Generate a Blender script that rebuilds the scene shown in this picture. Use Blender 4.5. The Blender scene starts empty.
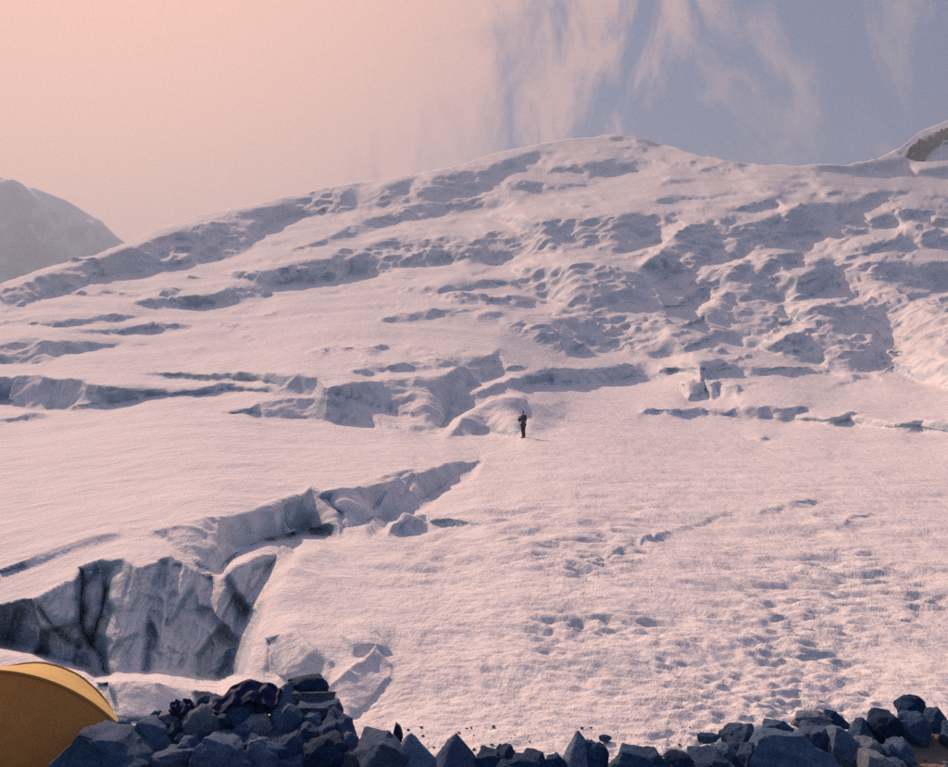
import bpy, bmesh, math, random
import numpy as np
from mathutils import Vector, Matrix, noise as mnoise

R = math.radians
scene = bpy.context.scene
COL = scene.collection

# ---------------------------------------------------------------- camera
PW, PH, FPX = 948.0, 767.0, 920.0          # photograph size and focal length in its pixels
HORIZON = 520.0
PITCH = math.atan((HORIZON - PH / 2) / FPX)
EYE = 1.6
cam_d = bpy.data.cameras.new('camera')
cam = bpy.data.objects.new('camera', cam_d)
COL.objects.link(cam)
cam.location = (0, 0, EYE)
cam.rotation_euler = (R(90) + PITCH, 0, 0)
cam_d.sensor_fit = 'HORIZONTAL'
cam_d.sensor_width = 36.0
cam_d.lens = 36.0 * FPX / PW
cam_d.clip_start = 0.1
cam_d.clip_end = 20000
scene.camera = cam

# ---------------------------------------------------------------- sun and sky
SUN_EL, SUN_AZ = R(38), R(-36)              # azimuth from +Y, negative = left
sun_dir = Vector((math.sin(SUN_AZ) * math.cos(SUN_EL), math.cos(SUN_AZ) * math.cos(SUN_EL), math.sin(SUN_EL)))
sl = bpy.data.lights.new('sun', 'SUN')
sl.energy = 5.0
sl.angle = R(0.6)
sl.color = (1.0, 0.655, 0.475)
so = bpy.data.objects.new('sun', sl)
COL.objects.link(so)
so.rotation_euler = (-sun_dir).to_track_quat('-Z', 'Y').to_euler()
so.location = (-40, 60, 80)

world = bpy.data.worlds.new('World')
scene.world = world
world.use_nodes = True
nt = world.node_tree
nt.nodes.clear()
N = nt.nodes.new
L_ = nt.links.new


def wmath(op, a, b=None, c=None):
    n = N('ShaderNodeMath'); n.operation = op
    for i, v in enumerate((a, b, c)):
        if v is None: continue
        if isinstance(v, (int, float)): n.inputs[i].default_value = v
        else: L_(v, n.inputs[i])
    return n.outputs[0]


def wmap(v, a, b, c, d):
    n = N('ShaderNodeMapRange'); n.interpolation_type = 'SMOOTHSTEP'
    L_(v, n.inputs[0])
    for i, q in enumerate((a, b, c, d)): n.inputs[i + 1].default_value = q
    return n.outputs[0]


out = N('ShaderNodeOutputWorld')
bg = N('ShaderNodeBackground')
bg.inputs[1].default_value = 0.085
sky = N('ShaderNodeTexSky')
sky.sky_type = 'NISHITA'
sky.sun_disc = False
sky.sun_elevation = SUN_EL
sky.sun_rotation = SUN_AZ
sky.altitude = 3000
sky.air_density = 1.0
sky.dust_density = 2.5
tc = N('ShaderNodeTexCoord')
sep = N('ShaderNodeSeparateXYZ')
L_(tc.outputs['Generated'], sep.inputs[0])
az = wmath('ARCTAN2', sep.outputs[0], sep.outputs[1])
el = wmath('ARCSINE', sep.outputs[2])
# cirrus streaks: a noise stretched along the fall direction, in (azimuth, elevation)
shear = wmath('ADD', az, wmath('MULTIPLY', el, 0.10))
cxyz = N('ShaderNodeCombineXYZ')
L_(wmath('MULTIPLY', shear, 7.0), cxyz.inputs[0])
L_(wmath('MULTIPLY', el, 3.6), cxyz.inputs[1])
n1 = N('ShaderNodeTexNoise'); n1.inputs['Scale'].default_value = 1.35
n1.inputs['Detail'].default_value = 7; n1.inputs['Roughness'].default_value = 0.56
n1.inputs['Distortion'].default_value = 1.3
L_(cxyz.outputs[0], n1.inputs['Vector'])
cx2 = N('ShaderNodeCombineXYZ')
L_(wmath('MULTIPLY', shear, 24.0), cx2.inputs[0])
L_(wmath('MULTIPLY', el, 9.0), cx2.inputs[1])
cx2.inputs[2].default_value = 3.7
n2 = N('ShaderNodeTexNoise'); n2.inputs['Scale'].default_value = 1.0
n2.inputs['Detail'].default_value = 5; n2.inputs['Roughness'].default_value = 0.6
n2.inputs['Distortion'].default_value = 1.0
L_(cx2.outputs[0], n2.inputs['Vector'])
# thin veil of high cloud that is brightest towards the sun
dotn = N('ShaderNodeVectorMath'); dotn.operation = 'DOT_PRODUCT'
L_(tc.outputs['Generated'], dotn.inputs[0])
dotn.inputs[1].default_value = sun_dir
ang = wmath('ARCCOSINE', dotn.outputs['Value'])
streak = wmath('ADD', wmath('MULTIPLY', n1.outputs[0], 0.78), wmath('MULTIPLY', n2.outputs[0], 0.22))
veil_in = wmath('SUBTRACT', ang, wmath('MULTIPLY', wmath('MULTIPLY', wmath('SUBTRACT', streak, 0.5), 1.9), wmap(ang, R(27), R(40), 0.15, 1.0)))
veil = wmap(veil_in, R(28), R(47), 1.0, 0.0)
cirrus = wmap(streak, 0.46, 0.66, 0.0, 0.95)
mask = wmath('MAXIMUM', veil, cirrus)
glow = wmap(ang, R(12), R(58), 1.0, 0.0)
cc = N('ShaderNodeMix'); cc.data_type = 'RGBA'
L_(glow, cc.inputs['Factor'])
cc.inputs[6].default_value = (2.4, 2.4, 3.2, 1)
cc.inputs[7].default_value = (11.6, 6.1, 4.3, 1)
skm = N('ShaderNodeMix'); skm.data_type = 'RGBA'
L_(mask, skm.inputs['Factor'])
thin = N('ShaderNodeMix'); thin.data_type = 'RGBA'
thin.inputs['Factor'].default_value = 0.88
L_(sky.outputs[0], thin.inputs[6]); thin.inputs[7].default_value = (.4, 1.15, 2.8, 1)
L_(thin.outputs[2], skm.inputs[6])
L_(cc.outputs[2], skm.inputs[7])
L_(skm.outputs[2], bg.inputs[0])
L_(bg.outputs[0], out.inputs[0])

scene.view_settings.view_transform = 'Standard'
scene.view_settings.look = 'None'
scene.view_settings.gamma = 1
scene.view_settings.exposure = 0.45
scene.view_settings.use_curve_mapping = False
scene.render.engine = 'CYCLES'
scene.cycles.max_bounces = 6
scene.cycles.volume_bounces = 0
scene.cycles.use_denoising = False


# ================================================================ helpers
def tag(o, label=None, cat=None, group=None, kind=None):
    if label: o['label'] = label
    if cat: o['category'] = cat
    if group: o['group'] = group
    if kind: o['kind'] = kind
    return o


def mesh_obj(name, me, mat=None, parent=None):
    o = bpy.data.objects.new(name, me)
    COL.objects.link(o)
    if mat: me.materials.append(mat)
    if parent: o.parent = parent
    return o


def empty(name, loc=(0, 0, 0), rz=0):
    o = bpy.data.objects.new(name, None)
    COL.objects.link(o)
    o.location = loc
    o.rotation_euler = (0, 0, rz)
    return o


def from_grid(name, P, mat, smooth=True):
    """P: (rows, cols, 3) array -> quad grid mesh"""
    r, c = P.shape[:2]
    me = bpy.data.meshes.new(name)
    nv, nf = r * c, (r - 1) * (c - 1)
    me.vertices.add(nv)
    me.vertices.foreach_set('co', P.reshape(-1).astype(np.float32))
    i = (np.arange(r - 1)[:, None] * c + np.arange(c - 1)[None]).reshape(-1)
    q = np.stack([i, i + 1, i + c + 1, i + c], 1).astype(np.int32)
    me.loops.add(nf * 4)
    me.loops.foreach_set('vertex_index', q.reshape(-1))
    me.polygons.add(nf)
    me.polygons.foreach_set('loop_start', (np.arange(nf) * 4).astype(np.int32))
    me.polygons.foreach_set('use_smooth', np.full(nf, smooth))
    me.update(calc_edges=True)
    return me


def hash3(ix, iy, iz, seed):
    h = (ix.astype(np.int64) * 374761393 + iy.astype(np.int64) * 668265263 + iz.astype(np.int64) * 2147483647 + seed * 1274126177) & 0xFFFFFFFF
    h = ((h ^ (h >> 13)) * 1274126177) & 0xFFFFFFFF
    h = ((h ^ (h >> 16)) * 2246822519) & 0xFFFFFFFF
    return ((h ^ (h >> 15)) & 0xFFFFFF) / float(0xFFFFFF) * 2 - 1


def vnoise(x, y, z, seed=0):
    ix, iy, iz = np.floor(x), np.floor(y), np.floor(z)
    fx, fy, fz = x - ix, y - iy, z - iz
    fx = fx * fx * fx * (fx * (fx * 6 - 15) + 10); fy = fy * fy * fy * (fy * (fy * 6 - 15) + 10); fz = fz * fz * fz * (fz * (fz * 6 - 15) + 10)
    r = 0
    for dz in (0, 1):
        for dy in (0, 1):
            for dx in (0, 1):
                w = (fx if dx else 1 - fx) * (fy if dy else 1 - fy) * (fz if dz else 1 - fz)
                r = r + w * hash3(ix + dx, iy + dy, iz + dz, seed)
    return r


def n2d(x, y, seed=0):
    return vnoise(x, y, np.zeros_like(x) + 0.37, seed)


def fbm2(x, y, seed=0, octv=4, gain=0.5):
    s, a, t = 0, 1.0, 0
    for k in range(octv):
        s = s + a * n2d(x * 2 ** k, y * 2 ** k, seed + k * 17); t += a; a *= gain
    return s / t * 1.6


def pix_T(px, py):
    """horizontal slope u and vertical slope t of the sight line through a photo pixel"""
    a = (px - PW / 2) / FPX; b = (PH / 2 - py) / FPX
    d = math.cos(PITCH) - b * math.sin(PITCH)
    return a / d, (math.sin(PITCH) + b * math.cos(PITCH)) / d


def at(px, py, Y):
    u, t = pix_T(px, py)
    return Vector((u * Y, Y, EYE + t * Y))


def sstep(x, a, b):
    t = np.clip((x - a) / (b - a), 0, 1)
    return t * t * (3 - 2 * t)


# ---- material helper
def new_mat(name):
    m = bpy.data.materials.new(name); m.use_nodes = True
    t = m.node_tree
    return m, t, t.nodes['Principled BSDF']


def nd(t, typ, **kw):
    n = t.nodes.new(typ)
    for k, v in kw.items():
        if k in n.inputs.keys() if hasattr(n.inputs, 'keys') else False: n.inputs[k].default_value = v
        else: setattr(n, k, v)
    return n


def noise_node(t, scale, detail=6, rough=0.55, vec=None, dist=0.0):
    n = t.nodes.new('ShaderNodeTexNoise')
    n.inputs['Scale'].default_value = scale; n.inputs['Detail'].default_value = detail
    n.inputs['Roughness'].default_value = rough; n.inputs['Distortion'].default_value = dist
    if vec is not None: t.links.new(vec, n.inputs['Vector'])
    return n


def ramp(t, fac, stops):
    n = t.nodes.new('ShaderNodeValToRGB')
    t.links.new(fac, n.inputs[0])
    e = n.color_ramp.elements
    e[0].position, e[0].color = stops[0][0], (*stops[0][1], 1)
    e[1].position, e[1].color = stops[-1][0], (*stops[-1][1], 1)
    for p, c in stops[1:-1]:
        x = e.new(p); x.color = (*c, 1)
    return n


# ================================================================ materials
def snow_material(name, far=False):
    m, t, b = new_mat(name)
    tcn = t.nodes.new('ShaderNodeTexCoord'); v = tcn.outputs['Object']
    geo = t.nodes.new('ShaderNodeNewGeometry')
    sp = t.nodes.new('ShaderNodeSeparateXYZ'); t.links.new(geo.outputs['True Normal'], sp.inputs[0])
    na = noise_node(t, 0.35, 8, 0.6, v)
    snow = ramp(t, na.outputs[0], [(0.3, (0.80, 0.775, 0.785)), (0.7, (0.86, 0.845, 0.85))])
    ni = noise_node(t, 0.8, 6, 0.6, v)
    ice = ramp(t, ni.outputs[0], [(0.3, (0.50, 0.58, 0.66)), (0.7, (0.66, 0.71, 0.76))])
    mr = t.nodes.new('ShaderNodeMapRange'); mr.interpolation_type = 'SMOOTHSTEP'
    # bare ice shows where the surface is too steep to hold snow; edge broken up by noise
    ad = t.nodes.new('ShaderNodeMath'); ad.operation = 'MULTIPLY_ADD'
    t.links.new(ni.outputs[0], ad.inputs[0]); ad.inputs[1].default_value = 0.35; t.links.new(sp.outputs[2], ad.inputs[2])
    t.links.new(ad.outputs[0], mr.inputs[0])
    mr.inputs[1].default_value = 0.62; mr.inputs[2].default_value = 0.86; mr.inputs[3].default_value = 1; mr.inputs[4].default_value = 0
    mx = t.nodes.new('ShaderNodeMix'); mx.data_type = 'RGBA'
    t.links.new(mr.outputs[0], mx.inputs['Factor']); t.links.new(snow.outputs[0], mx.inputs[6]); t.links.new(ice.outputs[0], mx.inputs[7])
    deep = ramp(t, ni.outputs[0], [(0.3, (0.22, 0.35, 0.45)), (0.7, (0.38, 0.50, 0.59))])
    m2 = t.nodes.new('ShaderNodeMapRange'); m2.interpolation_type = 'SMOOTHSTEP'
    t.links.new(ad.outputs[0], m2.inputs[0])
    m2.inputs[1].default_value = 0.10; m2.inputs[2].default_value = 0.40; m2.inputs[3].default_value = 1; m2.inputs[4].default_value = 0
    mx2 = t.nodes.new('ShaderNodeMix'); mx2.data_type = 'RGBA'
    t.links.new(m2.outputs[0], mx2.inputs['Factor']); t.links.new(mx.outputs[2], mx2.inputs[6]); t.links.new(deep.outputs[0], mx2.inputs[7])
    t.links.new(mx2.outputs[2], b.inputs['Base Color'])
    b.inputs['Roughness'].default_value = 0.9
    b.inputs['Specular IOR Level'].default_value = 0.04
    # firn relief: wind crust, sun cups, coarse grains
    vm = t.nodes.new('ShaderNodeMapping'); vm.inputs['Scale'].default_value = (1.0, 0.55, 1.0); vm.inputs['Rotation'].default_value = (0, 0, R(25))
    t.links.new(v, vm.inputs[0])
    b1 = noise_node(t, 0.9, 9, 0.62, vm.outputs[0], 0.3)
    b2 = noise_node(t, 9.0, 5, 0.7, v)
    u1 = t.nodes.new('ShaderNodeBump'); u1.inputs['Strength'].default_value = 0.7; u1.inputs['Distance'].default_value = 0.42
    t.links.new(b1.outputs[0], u1.inputs['Height'])
    u2 = t.nodes.new('ShaderNodeBump'); u2.inputs['Strength'].default_value = 0.5; u2.inputs['Distance'].default_value = 0.06
    t.links.new(b2.outputs[0], u2.inputs['Height']); t.links.new(u1.outputs[0], u2.inputs['Normal'])
    t.links.new(u2.outputs[0], b.inputs['Normal'])
    return m


def rock_material(name, c0, c1):
    m, t, b = new_mat(name)
    tcn = t.nodes.new('ShaderNodeTexCoord'); v = tcn.outputs['Object']
    oi = t.nodes.new('ShaderNodeObjectInfo')
    a = noise_node(t, 7, 8, 0.65, v)
    cr = ramp(t, a.outputs[0], [(0.3, c0), (0.7, c1)])
    hs = t.nodes.new('ShaderNodeHueSaturation')
    mr = t.nodes.new('ShaderNodeMapRange'); t.links.new(oi.outputs['Random'], mr.inputs[0])
    mr.inputs[3].default_value = 0.6; mr.inputs[4].default_value = 1.6
    t.links.new(mr.outputs[0], hs.inputs['Value']); t.links.new(cr.outputs[0], hs.inputs['Color'])
    ng = noise_node(t, 55, 5, 0.75, v)
    sp_ = ramp(t, ng.outputs[0], [(0.35, (0.55, 0.55, 0.55)), (0.65, (1.35, 1.3, 1.25))])
    mu = t.nodes.new('ShaderNodeMix'); mu.data_type = 'RGBA'; mu.blend_type = 'MULTIPLY'; mu.inputs['Factor'].default_value = 1
    t.links.new(hs.outputs[0], mu.inputs[6]); t.links.new(sp_.outputs[0], mu.inputs[7])
    mh_ = t.nodes.new('ShaderNodeMapRange'); t.links.new(oi.outputs['Random'], mh_.inputs[0])
    mh_.inputs[3].default_value = 1.3; mh_.inputs[4].default_value = 0.85
    t.links.new(mh_.outputs[0], hs.inputs['Saturation'])
    t.links.new(mu.outputs[2], b.inputs['Base Color'])
    b.inputs['Roughness'].default_value = 0.82
    b.inputs['Specular IOR Level'].default_value = 0.25
    n = noise_node(t, 22, 8, 0.7, v)
    u = t.nodes.new('ShaderNodeBump'); u.inputs['Strength'].default_value = 0.9; u.inputs['Distance'].default_value = 0.03
    t.links.new(n.outputs[0], u.inputs['Height']); t.links.new(u.outputs[0], b.inputs['Normal'])
    return m


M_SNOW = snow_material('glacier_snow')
M_ROCK = rock_material('moraine_rock', (0.032, 0.078, 0.16), (0.082, 0.15, 0.255))
M_ROCKL = rock_material('pale_moraine_rock', (0.085, 0.13, 0.19), (0.18, 0.22, 0.28))
M_ROCKD = rock_material('dark_moraine_rock', (0.014, 0.046, 0.115), (0.038, 0.088, 0.18))

# ================================================================ glacier
# Shaded ice faces of the photograph, outlined in its pixels.  Each outline only says where the slope is
# steep (a cliff facing down-glacier); the surface itself is integrated from slopes and distances below.
FACES = [
    # ---- upper dome
    (.8, [(0,294),(32,278),(95,262),(163,235),(211,220),(280,201),(338,191),(380,184),(454,173),(500,163),(536,150),(546,153),(507,170),(500,189),(454,198),(380,206),(338,214),(295,218),(264,233),(248,252),(211,264),(158,272),(105,278),(53,294),(16,310),(0,312)]),
    (.85, [(290,252),(327,239),(343,228),(369,218),(411,204),(464,199),(500,194),(500,204),(464,210),(422,220),(380,225),(364,233),(337,239),(311,247)]),
    (1, [(222,274),(253,273),(295,265),(338,261),(369,254),(390,262),(400,270),(348,276),(338,281),(295,286),(264,288),(248,281)]),
    (1, [(363,247),(385,240),(411,235),(448,238),(485,234),(522,233),(551,240),(558,249),(522,257),(499,262),(474,264),(440,264),(422,268),(395,264),(381,255)]),
    (.95, [(488,218),(522,214),(536,222),(566,220),(595,217),(629,213),(662,215),(673,221),(670,228),(644,236),(618,242),(588,247),(566,244),(544,238),(522,231),(499,223)]),
    (.9, [(551,168),(573,162),(606,161),(632,166),(618,172),(588,175)]),
    (.8, [(588,138),(618,136),(650,138),(690,150),(650,143),(618,140)]),
    (.8, [(474,190),(492,185),(522,181),(558,183),(595,186),(558,190),(522,192),(492,191)]),
    (.8, [(448,209),(477,205),(510,199),(529,201),(507,209),(477,211)]),
    (.8, [(378,292),(422,288),(462,282),(510,282),(522,286),(459,288),(422,293),(385,295)]),
    # ---- central ice fall
    (1, [(514,271),(536,266),(566,265),(595,266),(637,276),(655,287),(668,309),(671,338),(688,353),(655,357),(632,356),(606,351),(581,338),(558,321),(555,314),(573,306),(558,301),(540,294),(522,286)]),
    (.95, [(503,325),(522,321),(551,329),(573,342),(592,354),(570,356),(544,345),(522,336)]),
    (.5, [(459,316),(499,314),(507,321),(477,323)]),
    (.8, [(378,320),(426,312),(462,309),(488,310),(462,315),(426,318),(389,323)]),
    (.9, [(507,297),(536,296),(540,305),(510,306)]),
    (.9, [(352,371),(396,362),(440,357),(485,358),(499,351),(509,362),(462,366),(411,371),(366,376)]),
    # ---- trough below the fall, and the blocks in it
    (.95, [(330,388),(361,383),(402,381),(440,375),(459,369),(490,366),(524,366),(497,375),(470,386),(458,396),(474,393),(500,384),(520,377),(544,373),(588,370),(670,370),(668,378),(621,381),(588,383),(551,385),(517,391),(490,400),(463,413),(442,429),(432,425),(412,419),(388,413),(368,408),(344,400)]),
    (.75, [(446,436),(463,419),(490,402),(524,398),(526,412),(521,436),(510,439),(490,433),(470,436)]),
    (.18, [(526,405),(560,403),(565,430),(530,436)]),
    (.9, [(210,412),(251,408),(258,402),(291,397),(320,397),(334,398),(351,407),(368,415),(398,427),(378,429),(344,422),(300,420),(288,420),(264,417),(237,412)]),
    (1, [(-60,380),(0,378),(34,377),(85,380),(88,385),(81,389),(112,393),(146,398),(112,405),(78,411),(41,409),(0,402),(-60,400)]),
    (.9, [(-40,418),(0,417),(54,417),(20,422),(0,422)]),
    (1, [(141,371),(176,373),(237,373),(264,376),(291,378),(320,380),(330,388),(320,393),(298,390),(264,383),(224,381),(176,378),(152,375)]),
    (.95, [(163,393),(183,389),(217,385),(244,387),(258,391),(230,394),(190,396)]),
    (1, [(-40,345),(0,342),(41,337),(34,342),(68,341),(119,343),(102,347),(64,354),(44,364),(17,363),(0,361),(-40,362)]),
    (.9, [(3,323),(68,319),(112,316),(139,316),(112,321),(68,323),(10,326)]),
    (.9, [(56,332),(115,329),(146,325),(190,328),(163,332),(115,333)]),
    (.95, [(137,305),(163,297),(211,295),(232,286),(264,289),(274,297),(232,302),(179,309),(153,308)]),
    # ---- right ice fall
    (1, [(655,257),(677,235),(692,223),(721,221),(728,230),(717,241),(703,265),(695,276),(662,279),(640,267)]),
    (.9, [(600,250),(622,241),(648,240),(633,250),(615,255)]),
    (.9, [(612,260),(640,255),(637,262)]),
    (.95, [(728,210),(758,201),(780,197),(784,206),(758,212)]),
    (.8, [(784,215),(809,204),(842,202),(850,208),(835,226),(806,230),(784,228)]),
    (.95, [(728,228),(754,223),(780,219),(773,232),(754,237)]),
    (.9, [(784,232),(820,230),(817,236),(784,238)]),
    (.85, [(717,252),(747,248),(776,246),(747,253)]),
    (1, [(688,294),(710,272),(740,268),(758,257),(784,257),(787,272),(806,283),(820,294),(806,302),(773,298),(747,298),(725,289),(710,296),(684,303)]),
    (.8, [(699,316),(714,302),(728,289),(754,298),(776,309),(780,327),(754,340),(721,340),(706,331)]),
    (1, [(806,274),(835,267),(879,261),(912,261),(960,263),(1010,275),(960,288),(923,287),(894,281),(857,278),(828,279)]),
    (.9, [(839,287),(872,283),(905,291),(934,294),(916,300),(879,298),(842,292)]),
    (.9, [(784,313),(820,307),(857,305),(894,305),(927,305),(960,320),(1000,335),(960,347),(912,344),(872,342),(842,335),(813,327),(791,327)]),
    (.95, [(765,351),(784,340),(806,331),(835,340),(864,346),(890,347),(879,357),(872,369),(835,369),(806,362),(784,357)]),
    (.95, [(894,368),(912,360),(948,359),(990,366),(960,388),(923,382),(901,373)]),
    (.8, [(894,241),(905,228),(919,226),(923,235),(960,237),(960,253),(919,246),(897,247)]),
    (.9, [(806,267),(835,256),(857,252),(872,254),(857,259),(828,268)]),
    (.85, [(800,168),(850,166),(894,160),(905,162),(894,169),(857,172),(820,170)]),
    (.85, [(905,169),(948,166),(990,168),(948,175),(919,175)]),
    (.7, [(633,199),(673,197),(692,201),(655,203)]),
    (.8, [(721,168),(740,168),(742,172),(725,173)]),
    (.8, [(600,162),(622,168),(615,173),(600,171)]),
    (.8, [(635,160),(662,161),(659,164),(637,165)]),
    (.7, [(864,198),(880,202),(864,205)]),
    (.7, [(811,184),(826,187),(818,190)]),
    (.85, [(84,384),(120,388),(165,390),(165,395),(130,396),(84,390)]),
    (.8, [(255,388),(300,388),(332,390),(340,397),(300,394),(258,394)]),
    (.85, [(398,426),(420,424),(442,429),(440,434),(410,432)]),
    (.9, [(640,412),(690,410),(730,412),(806,416),(860,419),(885,423),(948,427),(948,432),(885,429),(835,424),(780,421),(728,418),(690,415),(640,416)]),
    (.8, [(528,371),(600,366),(672,366),(720,368),(800,369),(880,376),(880,379),(800,373),(720,373),(600,373)]),
    # ---- crevasses on the broad shelf right of the climber
    (1, [(672,366),(718,368),(718,376),(708,377),(707,389),(702,387),(697,376)]),
    (.95, [(685,387),(703,389),(707,398),(687,402)]),
    (1, [(708,392),(720,385),(718,395),(710,401)]),
    (.5, [(722,393),(738,388),(738,398),(724,399)]),
    (1, [(728,413),(741,407),(770,408),(780,408),(806,408),(796,412),(795,420),(776,420),(750,417)]),
    (1, [(806,417),(835,418),(861,415),(848,421),(835,426),(819,423)]),
    (1, [(880,425),(910,425),(926,420),(960,424),(1000,430),(960,436),(919,432),(897,430)]),
    (.7, [(721,367),(747,367),(799,369),(770,372),(731,371)]),
    (.6, [(660,414),(705,414),(703,418),(664,418)]),
    (.8, [(744,438),(773,438),(757,442)]),
    (.27, [(750,517),(776,508),(812,503),(824,501),(809,509),(780,513)]),
    (.24, [(640,538),(672,528),(705,519),(737,511),(737,515),(705,523),(672,533),(640,542)]),
    (.28, [(600,556),(632,541),(632,545),(604,560)]),
    (.22, [(832,528),(848,520),(878,510),(862,520)]),
    # ---- crevasse wall above the big block
    (1, [(200,518),(219,516),(235,515),(257,510),(276,502),(300,495),(310,488),(327,493),(351,490),(385,483),(412,476),(446,464),(480,462),(470,476),(446,490),(429,503),(412,514),(388,525),(368,537),(351,541),(337,542),(331,533),(304,534),(270,539),(241,552),(228,560),(222,575),(200,566),(185,552),(165,540),(150,531)]),
    (1, [(388,534),(408,520),(425,514),(432,519),(448,519),(476,521),(484,525),(470,526),(440,523),(429,525),(412,532)]),
    (.5, [(372,480),(395,474),(414,469),(410,473),(392,479)]),
    # ---- the big crevasse
    (1, [(-60,622),(2,607),(35,598),(74,580),(79,569),(104,561),(127,561),(139,569),(171,555),(196,567),(206,574),(222,575),(236,566),(260,557),(292,554),(276,572),(259,600),(246,637),(239,662),(234,679),(218,685),(190,681),(168,677),(95,680),(85,672),(57,666),(28,653),(2,643),(-60,640)]),
    (.6, [(96,686),(130,682),(165,683),(196,690),(222,697),(240,706),(200,718),(120,718),(100,706)]),
    (.7, [(268,640),(295,632),(314,651),(333,664),(327,683),(289,686),(264,673)]),
    (.95, [(327,692),(349,670),(374,657),(390,667),(393,682),(365,708),(346,719),(339,702)]),
    (.5, [(339,638),(374,635),(390,654),(352,657)]),
    (.45, [(0,572),(60,548),(120,532),(122,536),(62,556),(0,582)]),
]
# edges where the ground drops out of sight: the far side (given by the normal's sign) lies deeper
JUMPS = [  # (points, far side is left of the direction of travel?, jump in ln distance)
    ([(-60,640),(28,654),(60,667),(85,673),(95,680),(168,677),(190,681),(218,685),(236,678)], 1, .30),
    ([(236,679),(240,662),(247,637),(260,600),(277,572),(296,553)], 1, .20),
    ([(286,553),(310,548),(338,545),(352,541),(388,526),(412,515),(430,503),(447,490),(471,476),(481,463)], 1, .10),
    ([(442,430),(463,414),(490,401),(517,392),(551,386)], 1, .10),
    ([(222,575),(234,561),(262,545),(300,538),(322,541)], 1, .10),
]
SKY = [(-700,430),(-300,345),(-100,312),(0,284),(60,264),(100,253),(158,229),(200,215),(253,203),(330,188),(369,182),(448,168),(500,152),(536,145),(570,139),(610,135),(640,138),(670,146),(700,155),(740,163),(800,166),(850,164),(875,160),(889,153),(906,144),(913,137),(920,131.5),(939,124),(948,120),(1000,112),(1100,118),(1250,150),(1700,260)]
skx, sky_y = np.array([p[0] for p in SKY], float), np.array([p[1] for p in SKY], float)


def smooth1(a, k):
    w = np.hanning(2 * k + 3)[1:-1]; w /= w.sum()
    return np.convolve(np.pad(a, k, mode='edge'), w, 'valid')


GX0, GX1, GY0, GY1, HX, HY = -320, 1270, 70, 800, 2.0, 2.0
gx = np.arange(GX0, GX1 + .1, HX); gy = np.arange(GY0, GY1 + .1, HY)
PX, PY = np.meshgrid(gx, gy)
# ragged outlines
WXp = PX + 5.0 * fbm2(PX / 34, PY / 17, 3, 4, .6); WYp = PY + 2.6 * fbm2(PX / 26, PY / 13, 9, 4, .6)


def poly_sd(x, y, pts):
    """signed distance, positive inside"""
    d = np.full(x.shape, 1e9); ins = np.zeros(x.shape, bool)
    n = len(pts)
    for i in range(n):
        x0, y0 = pts[i]; x1, y1 = pts[(i + 1) % n]
        ex, ey = x1 - x0, y1 - y0
        t = np.clip(((x - x0) * ex + (y - y0) * ey) / (ex * ex + ey * ey + 1e-9), 0, 1)
        d = np.minimum(d, (x - x0 - t * ex) ** 2 + (y - y0 - t * ey) ** 2)
        c = ((y0 > y) != (y1 > y)) & (x < (x1 - x0) * (y - y0) / ((y1 - y0) if y1 != y0 else 1e-9) + x0)
        ins ^= c
    return np.where(ins, 1, -1) * np.sqrt(d)


def line_sd(x, y, pts):
    d = np.full(x.shape, 1e9); s = np.zeros(x.shape); nxx = np.zeros(x.shape); nyy = np.zeros(x.shape)
    for i in range(len(pts) - 1):
        x0, y0 = pts[i]; x1, y1 = pts[i + 1]
        ex, ey = x1 - x0, y1 - y0; l = math.hypot(ex, ey)
        t = np.clip(((x - x0) * ex + (y - y0) * ey) / (l * l), 0, 1)
        q = np.hypot(x - x0 - t * ex, y - y0 - t * ey)
        m = q < d
        d = np.where(m, q, d)
        nxx = np.where(m, ey / l, nxx); nyy = np.where(m, -ex / l, nyy)     # left of travel (image y down)
    return d, nxx, nyy


steep = np.zeros(PX.shape)
for lev, pts in FACES:
    xs = [p[0] for p in pts]; ys = [p[1] for p in pts]
    m = (gx > min(xs) - 14) & (gx < max(xs) + 14); k = (gy > min(ys) - 12) & (gy < max(ys) + 12)
    if not m.any() or not k.any(): continue
    sub = np.ix_(k, m)
    big = max(ys) > 560
    sd = poly_sd(PX[sub] if big else WXp[sub], PY[sub] if big else WYp[sub], pts)
    e_ = 3.2 if max(ys) < 365 else 1.7
    steep[sub] = np.maximum(steep[sub], lev * sstep(sd, -e_, e_ * .7))
# broken icefall relief inside and around the upper faces, and outside the frame
upper = sstep(PY, 385, 350)
mott = fbm2(PX / 46, PY / 13, 31, 5, .6)
fine = fbm2(PX / 15, PY / 6.5, 57, 4, .65)
right = sstep(PX, 620, 700) * sstep(PY, 400, 360) * sstep(PY, 190, 240)
steep = steep * (1 - upper * (.45 + .4 * sstep(PX, 560, 480) * sstep(PY, 300, 270)) * sstep(fine, .12, .45))
steep = np.maximum(steep, upper * sstep(mott + .3 * right, .38, .66) * .7)
strk = fbm2(PX / 40 + PY / 30, PY / 4.2, 83, 4, .7)
dome = sstep(PY, 330, 300)
steep = np.maximum(steep, dome * .85 * sstep(strk + .25 * mott, .30, .62))
strk2 = fbm2((PX + 1.6 * PY) / 26, (PY + .25 * PX) / 4.6, 89, 4, .7)
steep = np.maximum(steep, right * .85 * sstep(strk2 + .3 * mott, .2, .55))
side = np.maximum(sstep(PX, -10, -60), sstep(PX, 960, 1010))
steep = np.maximum(steep, side * sstep(mott, .12, .4) * sstep(PY, 520, 440))

u_, T = pix_T(PX, PY)
dT = np.gradient(T, HY, axis=0)
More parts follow.
